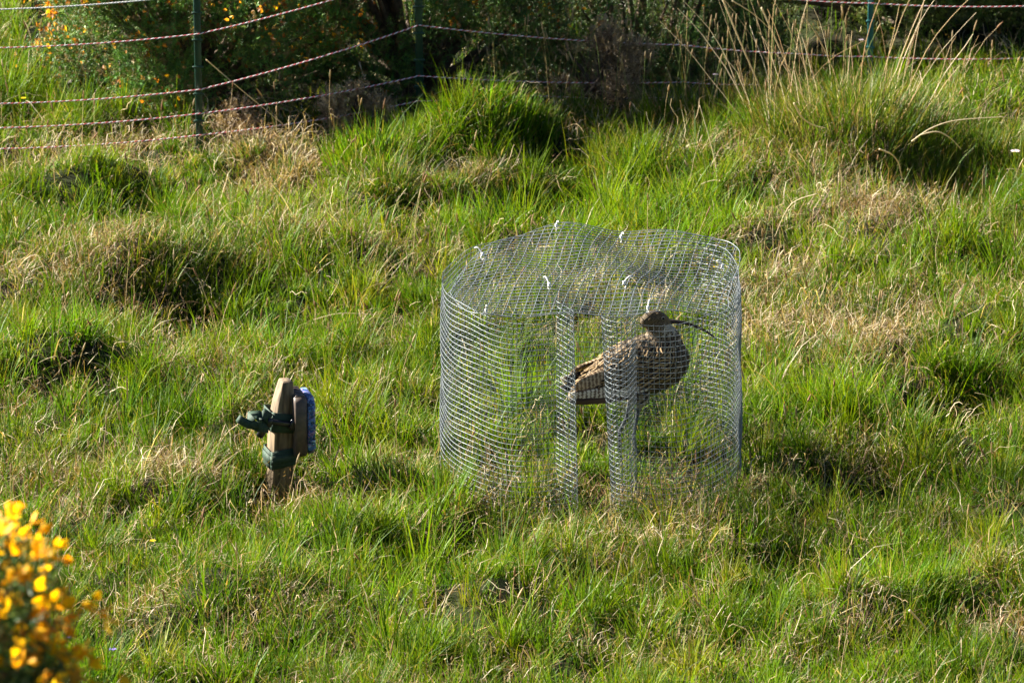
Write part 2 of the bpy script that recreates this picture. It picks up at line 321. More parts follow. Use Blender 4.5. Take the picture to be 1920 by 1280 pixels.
tussock('grass_tussock', -.15, 2.62, .11, 1300, (.05, .12), (.002, .0036), GREEN, .7, 'dark shaded green tussock on the right flank of the mound', 'tussock', .2, 'grass tussocks near the fence', bendm=.9)
tussock('grass_tussock', -.33, 2.60, .15, 1600, (.04, .11), (.0016, .0034), GREEN, .8, 'shaggy half dead tussock hanging over the dark hollow below the mound', 'tussock', .45, 'grass tussocks near the fence', bendm=1.1)
tussock('grass_tussock', -.50, 2.52, .12, 1000, (.05, .12), (.0016, .0034), GREEN, .7, 'low green tussock below the upright bright tussock', 'tussock', .25, 'grass tussocks near the fence', bendm=.8)
tussock('grass_tussock', .66, -1.02, .16, 1300, (.05, .13), (.002, .004), BRIGHT, .7, 'bright fresh green tussock in the right foreground', 'tussock', .06)
tussock('grass_tussock', -.93, -.22, .06, 500, (.06, .12), (.0014, .0026), DRY * 1.15, 1.0, 'small pale bleached tussock left of the wooden stake', 'tussock', .9, bendm=1.2)
tussock('grass_tussock', -.44, -.25, .10, 900, (.08, .15), (.0016, .0032), GREEN, .8, 'dark green tussock between the wooden stake and the wire cage', 'tussock', .15)
RUSH = np.array([(.06, .125, .008), (.10, .15, .012), (.035, .085, .006), (.15, .16, .03)])
rc = tussock('rush_clump', .74, 2.87, .30, 4600, (.09, .23), (.0018, .0034), RUSH, .35, 'large clump of green rushes with tall tan stems by the right fence post', 'rush clump', .16, bendm=.7)
b = MB()
zc = float(gz(.74, 2.85))
for _ in range(52):
    a, r = random.uniform(0, 6.28), .26 * math.sqrt(random.random()); x, y = .70 + r * 1.15 * math.cos(a), 2.98 + r * .7 * math.sin(a)
    L = random.uniform(.2, .5); out = r / .26
    P = stalk(b, x, y, L, a + random.gauss(0, 1.), out * random.uniform(.05, .9), random.uniform(0, .7), random.choice([(.42, .30, .15), (.52, .40, .24), (.36, .23, .11), (.6, .5, .34)]), False, random.choice([.0007, .001, .0013, .0016]))
b.v = [v - np.array([.74, 2.85, zc]) for v in b.v]
b.build('tall_stem', m_dry, rc, True)
# shaded long grass right of the clump
tussock('rush_clump', 1.02, 2.75, .24, 2300, (.08, .17), (.002, .0036), RUSH, .45, 'dark green rushes in shade at the right edge beside the big clump', 'rush clump', .1, bendm=.3)
tussock('rush_clump', .40, 3.25, .22, 700, (.08, .2), (.0018, .0032), RUSH, .4, 'thin upright rushes behind the fence wires left of the big clump', 'rush clump', .2, bendm=.3)

# single conspicuous dry stems (x, y, z points in metres)
def stem(pts, r, label, c=(.62, .52, .35)):
    P = np.array(pts, float) + (0, -.12, .037)
    t = np.linspace(0, len(P) - 1, 5 * len(P)); k = np.clip(t.astype(int), 0, len(P) - 2); f = (t - k)[:, None]
    P0 = P[np.clip(k - 1, 0, None)]; P1 = P[k]; P2 = P[k + 1]; P3 = P[np.clip(k + 2, None, len(P) - 1)]
    Q = .5 * (2 * P1 + (P2 - P0) * f + (2 * P0 - 5 * P1 + 4 * P2 - P3) * f ** 2 + (3 * P1 - P0 - 3 * P2 + P3) * f ** 3)
    b = MB(); b.tube(Q - P[0], np.linspace(r, r * .5, len(Q)), 5, c, caps=True); o = b.build('dry_stem', m_dry, smooth=True); o.location = P[0]
    tag(o, label, 'dry stem', 'single pale dry stems standing out of the grass')
stem([(0.355, 2.55, -0.103), (0.357, 2.57, 0.013), (0.34, 2.59, 0.096), (0.311, 2.61, 0.193)], 0.0016, 'tall thin pale stem standing upright right behind the wire cage roof')
stem([(0.386, 3.25, 0.315), (0.434, 3.27, 0.192), (0.48, 3.29, 0.081), (0.513, 3.31, -0.008)], 0.0026, 'long straight pale stem leaning left at the left side of the rush clump')
stem([(0.49, 3.2, 0.304), (0.535, 3.22, 0.198), (0.588, 3.24, 0.072)], 0.0026, 'thick straight pale stem leaning over the fence strand left of the rushes')
stem([(0.413, 3.3, 0.297), (0.472, 3.32, 0.254), (0.524, 3.34, 0.201)], 0.0016, 'thin arching tan stem at the top left of the rush clump')
stem([(0.564, 2.7, 0.174), (0.585, 2.72, 0.13), (0.617, 2.74, 0.102), (0.651, 2.76, 0.088)], 0.0026, 'pale stem curved like a hook at the foot of the rush clump')
stem([(0.87, 2.55, 0.11), (0.923, 2.57, 0.141), (0.992, 2.59, 0.157), (1.12, 2.61, 0.161)], 0.002, 'long forked pale stem arching to the right below the rushes')
stem([(0.888, 2.5, 0.141), (0.935, 2.52, 0.145), (0.973, 2.54, 0.121), (1.002, 2.56, 0.086)], 0.002, 'short arched pale stem over the dark hollow below the rushes')
stem([(0.787, 2.6, 0.075), (0.821, 2.62, 0.055), (0.84, 2.64, 0.025), (0.852, 2.66, -0.025)], 0.0024, 'pale bent stem drooping in front of the dark rushes')
stem([(-0.133, -0.52, 0.046), (-0.084, -0.5, 0.011)], 0.0036, 'flat pale straw piece lying just in front of the cage opening')
stem([(-0.084, -0.56, 0.031), (-0.079, -0.54, -0.038), (-0.07, -0.52, -0.113)], 0.002, 'pale straw hanging down from the flat piece in front of the cage')
stem([(-0.203, -0.58, -0.018), (-0.131, -0.56, -0.013), (-0.094, -0.54, -0.051)], 0.0022, 'pale angled straw below the left half of the cage')
stem([(-0.265, -0.72, -0.081), (-0.244, -0.7, -0.034), (-0.21, -0.68, -0.017), (-0.179, -0.66, -0.02)], 0.0018, 'thin arched straw at the lower left of the cage by the dark hollow')
stem([(0.049, -0.58, -0.025), (0.076, -0.56, 0.007), (0.105, -0.54, 0.029), (0.138, -0.52, 0.053)], 0.0022, 'kinked pale straw below the front right of the cage')
stem([(0.137, -0.58, 0.072), (0.166, -0.56, 0.033), (0.176, -0.54, -0.025), (0.151, -0.52, -0.079)], 0.0022, 'long curling pale straw drooping below the front right of the cage')
stem([(0.695, -1.25, 0.099), (0.738, -1.23, 0.042), (0.766, -1.21, -0.022), (0.782, -1.19, -0.101)], 0.003, 'thick pale blurred stem leaning left at the bottom right')
stem([(-0.681, 1.25, 0.012), (-0.614, 1.27, 0.023), (-0.513, 1.29, 0.013)], 0.0013, 'thin pale stem arching left of the wire cage')
stem([(-1.005, 2.95, 0.226), (-0.948, 2.97, 0.168), (-0.877, 2.99, 0.1), (-0.778, 3.01, 0.008)], 0.0015, 'long slanting tan stem right of the left fence post')
stem([(-1.136, 2.6, 0.115), (-1.102, 2.62, 0.058), (-1.068, 2.64, -0.029)], 0.0015, 'thin slanting tan stem below the left fence post')
stem([(0.244, -0.95, 0.042), (0.263, -0.93, -0.01), (0.288, -0.91, -0.081)], 0.0018, 'straight pale stem at the lower right of the cage leaning left')
stem([(0.603, 2.0, 0.125), (0.535, 2.02, 0.09), (0.495, 2.04, -0.002)], 0.0015, 'thin pale stem bent over the slope right of the cage')
stem([(-0.327, -1.4, 0.025), (-0.161, -1.38, 0.003)], 0.0016, 'pale straight straw lying flat in the grass at the bottom')
stem([(0.704, -0.1, -0.086), (0.748, -0.08, -0.019), (0.792, -0.06, 0.054)], 0.0014, 'thin straight tan stem above the shadowed hollow right of the cage')


# small flowers
def flower(name, x, y, h, colr, label, cat, n=5, r=.008, group=None):
    zz = float(gz(x, y)); root = tag(empty(name, (x, y, zz)), label, cat, group)
    b = MB(); b.tube([(0, 0, 0), (.003, 0, h * .5), (0, 0, h)], [.0009, .0008, .0007], 4, (.1, .2, .03)); b.build('stem', m_grass, root)
    b = MB(); a = np.arange(n) / n * 6.283
    for q in a:
        d = np.array([math.cos(q), math.sin(q), 0]); s = np.array([-d[1], d[0], 0]); o = np.array([0, 0, h])
        b.add([o, o + d * r * .6 - s * r * .4 + (0, 0, r * .3), o + d * r + (0, 0, r * .2), o + d * r * .6 + s * r * .4 + (0, 0, r * .3)], [(0, 1, 2, 3)], c=colr)
    b.build('petals', m_petal, root)
m_petal = leafmat('petal', .4, .6, .2)
VI = (.30, .22, .75); PK = (.75, .62, .80); YE = (.85, .6, .02)
flower('violet', -1.166, -1.37, .07, VI, 'small violet flower just below the yellow gorse bush', 'flower', r=.008, group='violets in the bottom left corner')
flower('violet', -1.064, -1.52, .06, VI, 'small violet flower in brown grass, right of the others at bottom left', 'flower', r=.01, group='violets in the bottom left corner')
flower('violet', -1.232, -1.66, .05, (.5, .4, .85), 'pale violet flower on the very bottom edge of the picture', 'flower', r=.009, group='violets in the bottom left corner')
flower('cuckooflower', 1.158, 2.66, .13, PK, 'pale pink flower head against dark grass at the right edge', 'flower', 8, .014, group='pale pink flowers')
flower('cuckooflower', .371, 3.25, .12, PK, 'pale pink flower in front of the dark hollow below the fence wire', 'flower', 8, .009, group='pale pink flowers')
flower('cuckooflower', .38, 1.30, .10, PK, 'pale lilac flower close to the right side of the wire cage roof', 'flower', 6, .007, group='pale pink flowers')
flower('cuckooflower', .79, 3.75, .12, PK, 'pale pink flower beside the right fence post', 'flower', 6, .008, group='pale pink flowers')
for x, y, lb in ((.88, 3.85, 'yellow flower right of the teal fence post'), (-1.51, 3.05, 'yellow flower in the lit grass at the far left'), (.33, 1.43, 'tiny yellow flower beside the top right of the cage'), (-1.0, -.9, 'tiny yellow flower in grass right of the yellow gorse bush')):
    flower('buttercup', x, y, .11, YE, lb, 'flower', 5, .008, 'yellow flowers in the grass')

# ---------------------------------------------------------------- gorse
m_gorse = leafmat('gorse_spine', .12, .5, .35); m_bloom = leafmat('gorse_bloom', .45, .55, .3); m_twig = noisy(mat('gorse_twig', rough=.9), 60, (.05, .03, .018), (.13, .09, .055))
def gorse(x, y, rx, ry, h, n, label, pal, fpal, nf, name='gorse_bush', cat='gorse bush', spine=(.010, .02), lobes=26, group=None, seed=1, fsize=.008, z0=None, low=.05, sw=.0022, box=1.):
    r_ = np.random.default_rng(seed); zz = float(gz(x, y)) if z0 is None else z0; root = tag(empty(name, (x, y, zz)), label, cat, group)
    # lobes: knobbly masses carried on branches that leave the root
    th = r_.uniform(0, 6.283, lobes); el = np.arcsin(r_.uniform(low, 1, lobes)); rr = r_.uniform(.55, .92, lobes)
    LC = np.stack([rx * rr * np.cos(el) ** box * np.cos(th), ry * rr * np.cos(el) ** box * np.sin(th), h * rr * np.sin(el)], 1); LR = r_.uniform(.16, .34, lobes) * min(rx, ry, h)
    b = MB()
    for c in LC:
        m = c * .5 + r_.normal(0, .04, 3) * rx; b.tube([np.zeros(3) + r_.normal(0, .02, 3), m, c], [.012 * h + .004, .008 * h + .003, .003], 5)
    b.build('branch', m_twig, root)
    # shoots over each lobe
    li = r_.choice(lobes, n, p=LR ** 2 / (LR ** 2).sum()); d = r_.normal(0, 1, (n, 3)); d[:, 2] = d[:, 2] * .9 + .25; d /= np.linalg.norm(d, axis=1)[:, None]
    S = LC[li] + d * (LR[li] * r_.uniform(.45, 1.12, n))[:, None]; ok = S[:, 2] > .01; S, d, li = S[ok], d[ok], li[ok]; n = len(S)
    up = d * .6 + np.array([0, 0, .6]) + r_.normal(0, .25, (n, 3)); up /= np.linalg.norm(up, axis=1)[:, None]
    ls = r_.uniform(.02, .05, n); ct = pal[r_.choice(len(pal), n)] * r_.uniform(.7, 1.3, (n, 1)); lobe_t = r_.uniform(.75, 1.25, lobes); ct = ct * lobe_t[li][:, None]
    K = 15; t = r_.uniform(.0, 1, (n, K)); base = S[:, None] + up[:, None] * (t * ls[:, None])[..., None]
    q = r_.normal(0, 1, (n, K, 3)) + up[:, None] * .9; q /= np.linalg.norm(q, axis=2)[..., None]; sl = r_.uniform(*spine, (n, K)) * (1.15 - .5 * t)
    sd_ = np.cross(q, r_.normal(0, 1, (n, K, 3))); sd_ /= np.linalg.norm(sd_, axis=2)[..., None] + 1e-9
    V = np.stack([base - sd_ * sw / 2, base + sd_ * sw / 2, base + q * sl[..., None]], 2).reshape(-1, 3)
    b = MB(); b.add(V, None, np.arange(len(V)).reshape(-1, 3), np.repeat(ct, K * 3, 0))
    b.build('foliage', m_gorse, root)
    if nf:
        k = r_.choice(n, nf, p=None) if nf <= n else r_.choice(n, nf)
        # blossoms come in bunches: prefer some shoots over others
        wq = (np.hypot(S[:, 0] / rx, S[:, 1] / ry) ** 2 + (S[:, 2] / h) ** 2) ** 3; wq = wq / wq.sum(); k = r_.choice(n, nf, p=wq); hot = r_.choice(n, max(6, nf // 9), p=wq); D = hot[r_.choice(len(hot), nf)]; k = np.where(r_.random(nf) < .45, D, k)
        F = S[k] + up[k] * (ls[k] * r_.uniform(.4, 1.2, nf))[:, None] + r_.normal(0, .008, (nf, 3)); fd = d[k] + r_.normal(0, .6, (nf, 3)); fd /= np.linalg.norm(fd, axis=1)[:, None]
        s1 = np.cross(fd, r_.normal(0, 1, (nf, 3))); s1 /= np.linalg.norm(s1, axis=1)[:, None]; s2 = np.cross(fd, s1); fs = (fsize * r_.uniform(.7, 1.3, nf))[:, None]
        fc = fpal[r_.choice(len(fpal), nf)] * r_.uniform(.8, 1.2, (nf, 1)); b = MB()
        for sg, wd in ((1, 1.), (-1, .8)):   # banner and keel: two cupped petals
            V = np.stack([F, F + fd * fs * .9 + s1 * fs * .55 * wd + s2 * fs * .25 * sg, F + fd * fs * 1.7 + s2 * fs * .7 * sg, F + fd * fs * .9 - s1 * fs * .55 * wd + s2 * fs * .25 * sg, F + fd * fs * .9 + s2 * fs * .6 * sg], 1)
            B0 = (np.arange(nf) * 5)[:, None]; b.add(V.reshape(-1, 3), None, np.concatenate([B0 + np.array([[0, 1, 4]]), B0 + np.array([[1, 2, 4]]), B0 + np.array([[2, 3, 4]]), B0 + np.array([[3, 0, 4]])]), np.repeat(fc, 5, 0))
        b.build('blossom', m_bloom, root)
    return root
GP = np.array([(.065, .165, .03), (.10, .22, .035), (.045, .11, .02), (.15, .23, .04), (.17, .12, .05)])
FB = np.array([(.40, .15, .02), (.50, .22, .03), (.25, .10, .03), (.42, .27, .14), (.70, .38, .02)])
GO = 1.4 * np.array([(.08, .13, .02), (.12, .16, .02), (.05, .08, .015), (.10, .11, .03)])
gorse(-1.06, 3.52, .50, .36, .80, 15000, 'broad green gorse bush full of fading orange flowers behind the left fence post', GP * 1.25, FB, 2800, box=.5, low=.0, lobes=60, seed=3, group='gorse bushes behind the fence')
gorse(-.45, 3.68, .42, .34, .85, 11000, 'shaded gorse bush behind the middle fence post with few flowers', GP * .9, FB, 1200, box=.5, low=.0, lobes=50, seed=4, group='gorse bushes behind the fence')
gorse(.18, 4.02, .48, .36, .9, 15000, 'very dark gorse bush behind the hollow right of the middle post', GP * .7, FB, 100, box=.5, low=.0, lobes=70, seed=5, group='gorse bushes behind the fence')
gorse(.85, 4.28, .45, .36, .60, 12000, 'olive green gorse bush behind the rush clump', GO, FB, 40, box=.5, low=.0, lobes=56, seed=6, group='gorse bushes behind the fence')
gorse(1.5, 4.4, .45, .40, .65, 12000, 'olive green gorse bush at the top right corner', GO, FB, 60, box=.5, low=.0, lobes=56, seed=8, group='gorse bushes behind the fence')
DB = np.array([(.36, .25, .13), (.44, .32, .18), (.24, .16, .09), (.50, .38, .24)])
gorse(-.62, 3.16, .12, .08, .16, 900, 'pale brown dead gorse sprigs left of the middle fence post', DB, FB, 0, 'dead_gorse', 'dead shrub', (.008, .016), 14, seed=11, group='dead brown shrubs along the fence')
gorse(-.95, 3.06, .08, .07, .09, 300, 'small brown dead sprig at the foot of the left fence post', DB * .8, FB, 0, 'dead_gorse', 'dead shrub', (.008, .014), 10, seed=12, group='dead brown shrubs along the fence')
gorse(.06, 3.42, .15, .12, .26, 900, 'brown dead gorse bush rising from the dark hollow behind the fence', DB * .8, FB, 0, 'dead_gorse', 'dead shrub', (.008, .016), 16, seed=13, group='dead brown shrubs along the fence')
FY = np.array([(.86, .48, .005), (.88, .56, .01), (.80, .36, .005), (.74, .44, .02)])
zg = float(gz(-1.10, -8.3)); pass
gorse(-1.105, -8.3, .35, .35, 2.70 - zg, 13000, 'yellow flowering gorse bush in the near left corner', GP * .8, FY, 2400, lobes=90, seed=21, spine=(.012, .022), fsize=.0125, low=.86, box=.3)

# ---------------------------------------------------------------- electric fence
fence = tag(empty('electric_fence', (-.441, 3.26, float(gz(-.441, 3.26)))), 'electric fence of green posts and red and white twisted strands behind the grass', 'fence')
fz = fence.location
m_post = noisy(mat('post_green', rough=.45), 30, (.004, .03, .018), (.008, .05, .03), bump=.2)
m_teal = noisy(mat('post_teal', rough=.5), 30, (.01, .10, .11), (.02, .15, .15))
def post(x, y, z0, z1, wd, m, lean=0):
    b = MB(); zl = z1 - z0
    # T-section stake with a pointed foot and lugs that hold the strands
    for sx, sy, ox, oy in ((wd, wd * .28, 0, 0), (wd * .3, wd * .7, 0, wd * .49)):
        b.box((sx, sy, zl), (ox, oy, zl / 2), bev=.0015)
    for k in range(6): b.box((wd * 1.5, .004, .006), (0, -wd * .2, .05 + k * .075), bev=.001)
    V = [(-wd / 2, 0, 0), (wd / 2, 0, 0), (wd / 2, .006, 0), (-wd / 2, .006, 0), (0, .003, -.12)]
    b.add(V, [(0, 1, 2, 3)], [(0, 4, 1), (1, 4, 2), (2, 4, 3), (3, 4, 0)])
    o = b.build('post', m, fence); o.location = Vector((x, y, z0)) - fz; o.rotation_euler.y = lean; return o
post(-1.026, 2.88, float(gz(-1.026, 2.88)) - .01, .62, .019, m_post, -.01)
post(-.436, 3.27, float(gz(-.436, 3.27)) - .01, .62, .021, m_post, -.012)
p3 = post(.812, 3.68, float(gz(.812, 3.68)) - .01, .50, .016, m_teal); p3['label'] = 'teal blue fence post behind the rushes'
m_str = bpy.data.materials.new('strand'); m_str.use_nodes = True; n = m_str.node_tree; a = n.nodes.new('ShaderNodeAttribute'); a.attribute_name = 'tint'
n.links.new(a.outputs[0], n.nodes['Principled BSDF'].inputs[0]); n.nodes['Principled BSDF'].inputs['Roughness'].default_value = .6
def strand(pts, white=False, r=.0021):
    b = MB(); P = []
    for (p, q) in zip(pts[:-1], pts[1:]):
        p, q = np.array(p), np.array(q); L = np.linalg.norm(q - p); k = int(L / .0035); t = np.linspace(0, 1, k, endpoint=False)
        s = p + (q - p) * t[:, None]; s[:, 2] -= .012 * L * 4 * t * (1 - t); P.append(s)
    P = np.vstack(P); n = len(P); s = np.arange(n) * .0035; ph = s / .020 * 2 * np.pi
    # two yarns twisted round one another, one red and one white
    T = np.gradient(P, axis=0); T /= np.linalg.norm(T, axis=1)[:, None]; A = np.cross(T, [0, 0, 1.]); B = np.cross(A, T)
    for off, c in ((0, (.78, .76, .74)), (np.pi, (.78, .76, .74) if white else (.60, .10, .12))):
        b.tube(P + r * .42 * (np.cos(ph + off)[:, None] * A + np.sin(ph + off)[:, None] * B) - np.array(fz), r * .62, 5, c)
    b.build('strand', m_str, fence, True)
yl, y1, y2, y3, yr = 2.70, 2.872, 3.262, 3.668, 3.75
XL, XR = -2.6, 2.4
def ext(a, b, X): t = (X - a[0]) / (b[0] - a[0]); return tuple(a[k] + t * (b[k] - a[k]) for k in range(3))
for white, pts in (
    (0, [(-1.554, yl, .051), (-1.025, y1, .041), (-.440, y2, .029), (-.126, 3.38, .012), (.288, 3.52, -.030), (.81, y3, -.09)]),
    (0, [(-1.553, yl, .109), (-1.025, y1, .101), (-.440, y2, .100), (.287, 3.52, .012), (.496, 3.58, -.012), (.81, y3, -.045), (1.111, 3.73, -.070), (1.247, yr, -.080)]),
    (0, [(-1.552, yl, .176), (-1.024, y1, .168), (-.440, y2, .243)]),
    (0, [(-.440, y2, .243), (.287, 3.52, .118), (.615, 3.62, .066), (.81, y3, .045), (1.245, yr, .018)]),
    (0, [(-1.549, yl, .330), (-1.023, y1, .323), (-.440, y2, .39), (.583, 3.61, .226), (.81, y3, .198), (1.242, yr, .168)]),
    (1, [(-1.547, yl, .436), (-1.023, y1, .433), (-.440, y2, .50), (.62, 3.62, .36), (.81, y3, .33), (1.242, yr, .30)])):
    if pts[0][0] < -1.5: pts = [ext(pts[0], pts[1], XL)] + pts
    if pts[-1][0] > 1.2: pts = pts + [ext(pts[-2], pts[-1], XR)]
    strand(pts, white)
# ---------------------------------------------------------------- wire nest cage
cage = tag(empty('nest_cage', (0, 0, 0)), 'round wire mesh nest cage standing in the grass over the brown wading bird', 'cage')
m_wire = noisy(mat('galvanised_wire', rough=.5, metal=.4, spec=.4), 120, (.13, .15, .165), (.26, .285, .30))
plan = [(.105, -.12), (.085, -.20), (.045, -.255), (.022, -.315), (.045, -.372), (.12, -.40), (.20, -.395), (.265, -.352), (.315, -.27), (.342, -.16), (.35, -.02), (.345, .10), (.32, .20), (.25, .28), (.14, .325), (.0, .335), (-.14, .315), (-.245, .26), (-.31, .17), (-.343, .05), (-.348, -.07), (-.325, -.19), (-.275, -.29), (-.20, -.365), (-.125, -.395), (-.065, -.375), (-.042, -.32), (-.06, -.265), (-.080, -.225)]
def spline(pts, n):
    P = np.array(pts, float); t = np.linspace(0, len(P) - 1, 2000); k = np.clip(t.astype(int), 0, len(P) - 2); f = (t - k)[:, None]
    P0, P1, P2, P3 = P[np.clip(k - 1, 0, None)], P[k], P[k + 1], P[np.clip(k + 2, None, len(P) - 1)]
    Q = .5 * (2 * P1 + (P2 - P0) * f + (2 * P0 - 5 * P1 + 4 * P2 - P3) * f ** 2 + (3 * P1 - P0 - 3 * P2 + P3) * f ** 3)
    s = np.concatenate([[0], np.cumsum(np.linalg.norm(np.diff(Q, axis=0), axis=1))]); u = np.linspace(0, s[-1], n)
    return np.stack([np.interp(u, s, Q[:, d]) for d in range(Q.shape[1])], 1), s[-1]
_, total = spline(plan, 10); NV = int(total / .0127); base, _ = spline(plan, NV * 2 + 1); ZB, ZT = -.05, .505; NH = int((ZT - ZB) / .0127)
def wallpt(k, z):
    p = base[k]; f = (z - ZB) / (ZT - ZB); s = k / len(base) * 30
    fl = 1 + .028 * (1 - f) + .0 + .010 * np.sin(s * 1.3 + 3 * f) * .6 + .006 * np.sin(s * 2.9 + 5 * z * 6)
    gapx = .014 * (1 - f) * math.exp(-((p[0] - .05) ** 2 + (p[1] + .32) ** 2) / .01)      # the opening spreads towards the ground
    dz = .004 * np.sin(s * 1.1 + 1) + .003 * np.sin(s * 2.3)
    return (p[0] * fl + gapx * 2.4, p[1] * fl, z + dz)
b = MB(); rw = .0007
for k in range(0, len(base), 2):
    top = ZT + random.uniform(-.002, .003)
    b.tube([wallpt(k, z) for z in np.linspace(ZB, top, 12)], rw, 4)
for i in range(NH + 1):
    z = ZT - .002 - i * .0127
    b.tube([wallpt(k, z) for k in range(len(base))], rw, 4)
    for e, d in ((0, -1), (len(base) - 1, 1)):   # snipped ends stick out at the two free edges
        p = np.array(wallpt(e, z)); q = np.array(wallpt(e - d, z)); v = (p - q) / np.linalg.norm(p - q); b.tube([p, p + v * random.uniform(.001, .006) + np.array([0, 0, random.uniform(-.001, .002)])], rw, 4)
b.build('wall_mesh', m_wire, cage)
# roof sheet: coarser square mesh, cut roughly to the plan, wavy
RP = [(-.335, -.10), (-.31, -.25), (-.26, -.345), (-.1, -.36), (.1, -.365), (.3, -.33), (.325, -.2), (.345, 0), (.36, .13), (.355, .22), (.30, .29), (.12, .345), (-.05, .36), (-.17, .31), (-.25, .22), (-.31, .08)]
def inside(x, y):
    c = False; j = len(RP) - 1
    for i in range(len(RP)):
        (xi, yi), (xj, yj) = RP[i], RP[j]
        if (yi > y) != (yj > y) and x < (xj - xi) * (y - yi) / (yj - yi) + xi: c = not c
        j = i
    return c
def roofz(x, y):
    z = .513 + .005 * math.sin(x * 13 + 1.2 + y * 4) * (1 - math.exp(-((y + .33) / .12) ** 2) * .4) + .006 * math.sin(x * 27 + y * 9)
    z += .006 * math.exp(-((x + .03) ** 2 + (y - .33) ** 2) / .012) - .009 * math.exp(-((x - .08) ** 2 + (y - .25) ** 2) / .010) + .007 * math.exp(-((x - .17) ** 2 + (y - .28) ** 2) / .014) + .012 * math.exp(-((x - .03) ** 2 + (y + .10) ** 2) / .01)
    z -= .035 * math.exp(-((x + .37) / .09) ** 2) + .012 * math.exp(-((x - .36) ** 2 + (y - .05) ** 2) / .02)
    return z
b = MB(); ya = R(-9); ca, sa = math.cos(ya), math.sin(ya); pitch = .0222
for fam in (0, 1):
    for i in range(-19, 20):
        run = []
        for s in np.linspace(-.46, .46, 93):
            u, v = (i * pitch, s) if fam == 0 else (s, i * pitch)
            v2 = v + .004 * math.sin(u * 25)
            x, y = u * ca - v2 * sa, u * sa + v2 * ca
            x += .003 * math.sin(v * 16 + 1)
            if inside(x, y): run.append((x, y, roofz(x, y) + (.0007 if fam else -.0007)))
            else:
                if len(run) > 2: b.tube(run, .001, 4)
                run = []
        if len(run) > 2: b.tube(run, .001, 4)
# binding wire round the cut edge of the sheet at front and back
E_, _ = spline(RP + [RP[0]], 220); E_ = E_ * .985
b.tube([(x, y, roofz(x, y)) for x, y in E_], .0009, 4)
b.build('roof_mesh', m_wire, cage)
# white cable ties with their snipped or curling tails
m_tie = mat('white_nylon', (.80, .79, .76), .4)
ties = [(-.255, .142, 2.6, .022), (-.079, .314, -1.3, .020), (.076, .291, -1.3, .022), (.312, .053, 3.1, .014), (-.098, -.145, 2.2, .022), (.077, -.167, .2, .020), (.13, -.340, 1.2, .012), (-.245, -.335, -1.5, .010)]
for i, (x, y, a, tl) in enumerate(ties):
    z = roofz(x, y); b = MB(); t = np.linspace(0, 2 * np.pi, 13)
    b.tube(np.stack([x + .004 * np.cos(t) * math.cos(a), y + .004 * np.cos(t) * math.sin(a), z - .001 + .006 * np.sin(t)], 1), .0013, 4)
    b.box((.0065, .0055, .009), (x, y, z + .006), (0, 0, a), bev=.001)
    u = np.linspace(0, 1, 6); b.tube(np.stack([x + u * tl * math.cos(a), y + u * tl * math.sin(a), z + .007 + .014 * np.sin(u * 2.2)], 1), .0016, 4, caps=True)
    b.build('cable_tie', m_tie, cage)
# ---------------------------------------------------------------- curlew
bird_yaw = R(24)
bx, by = .112, .02; GB = float(gz(bx, by))
bird = None
def cap_loft(mb, path, rv, rl, sides=20, up=(0, 0, 1)):
    """closed loft through elliptical sections"""
    P = np.array(path, float); n = len(P); T = np.gradient(P, axis=0); T /= np.linalg.norm(T, axis=1)[:, None]
    Y = np.array([0, 1., 0]); B = np.cross(T, Y); B /= np.linalg.norm(B, axis=1)[:, None]
    an = np.arange(sides) / sides * 2 * np.pi
    V = P[:, None] + np.array(rv)[:, None, None] * np.cos(an)[None, :, None] * B[:, None] + np.array(rl)[:, None, None] * np.sin(an)[None, :, None] * Y
    V = np.vstack([V.reshape(-1, 3), P[0], P[-1]]); i, j = np.meshgrid(np.arange(n - 1), np.arange(sides), indexing='ij'); i = i.ravel(); j = j.ravel(); k = (j + 1) % sides
    m = n * sides
    mb.add(V, np.stack([i * sides + j, i * sides + k, (i + 1) * sides + k, (i + 1) * sides + j], 1), [(m, (a + 1) % sides, a) for a in range(sides)] + [(m + 1, m - sides + a, m - sides + (a + 1) % sides) for a in range(sides)])
# local frame: +x towards the breast, +y far side, z up; origin on the ground below the belly
raw = MB()
body = [(-.178, 0, .212), (-.155, 0, .223), (-.11, 0, .240), (-.06, 0, .257), (-.01, 0, .270), (.04, 0, .276), (.083, 0, .283), (.110, 0, .290), (.126, 0, .294)]
rv = [.006, .022, .040, .055, .068, .071, .062, .043, .014]; rl = [.010, .026, .042, .054, .062, .064, .058, .041, .014]
cap_loft(raw, body, rv, rl, 24)
neck = [(.055, 0, .275), (.072, 0, .312), (.066, 0, .338), (.050, 0, .358), (.040, 0, .376)]
cap_loft(raw, neck, [.058, .050, .037, .027, .019], [.054, .045, .033, .025, .018], 20)
head = [(.010, 0, .370), (.016, 0, .376), (.032, 0, .383), (.052, 0, .383), (.068, 0, .377), (.080, 0, .371), (.086, 0, .368)]
cap_loft(raw, head, [.006, .015, .0215, .021, .015, .008, .005], [.005, .013, .0175, .0165, .012, .007, .004], 20)
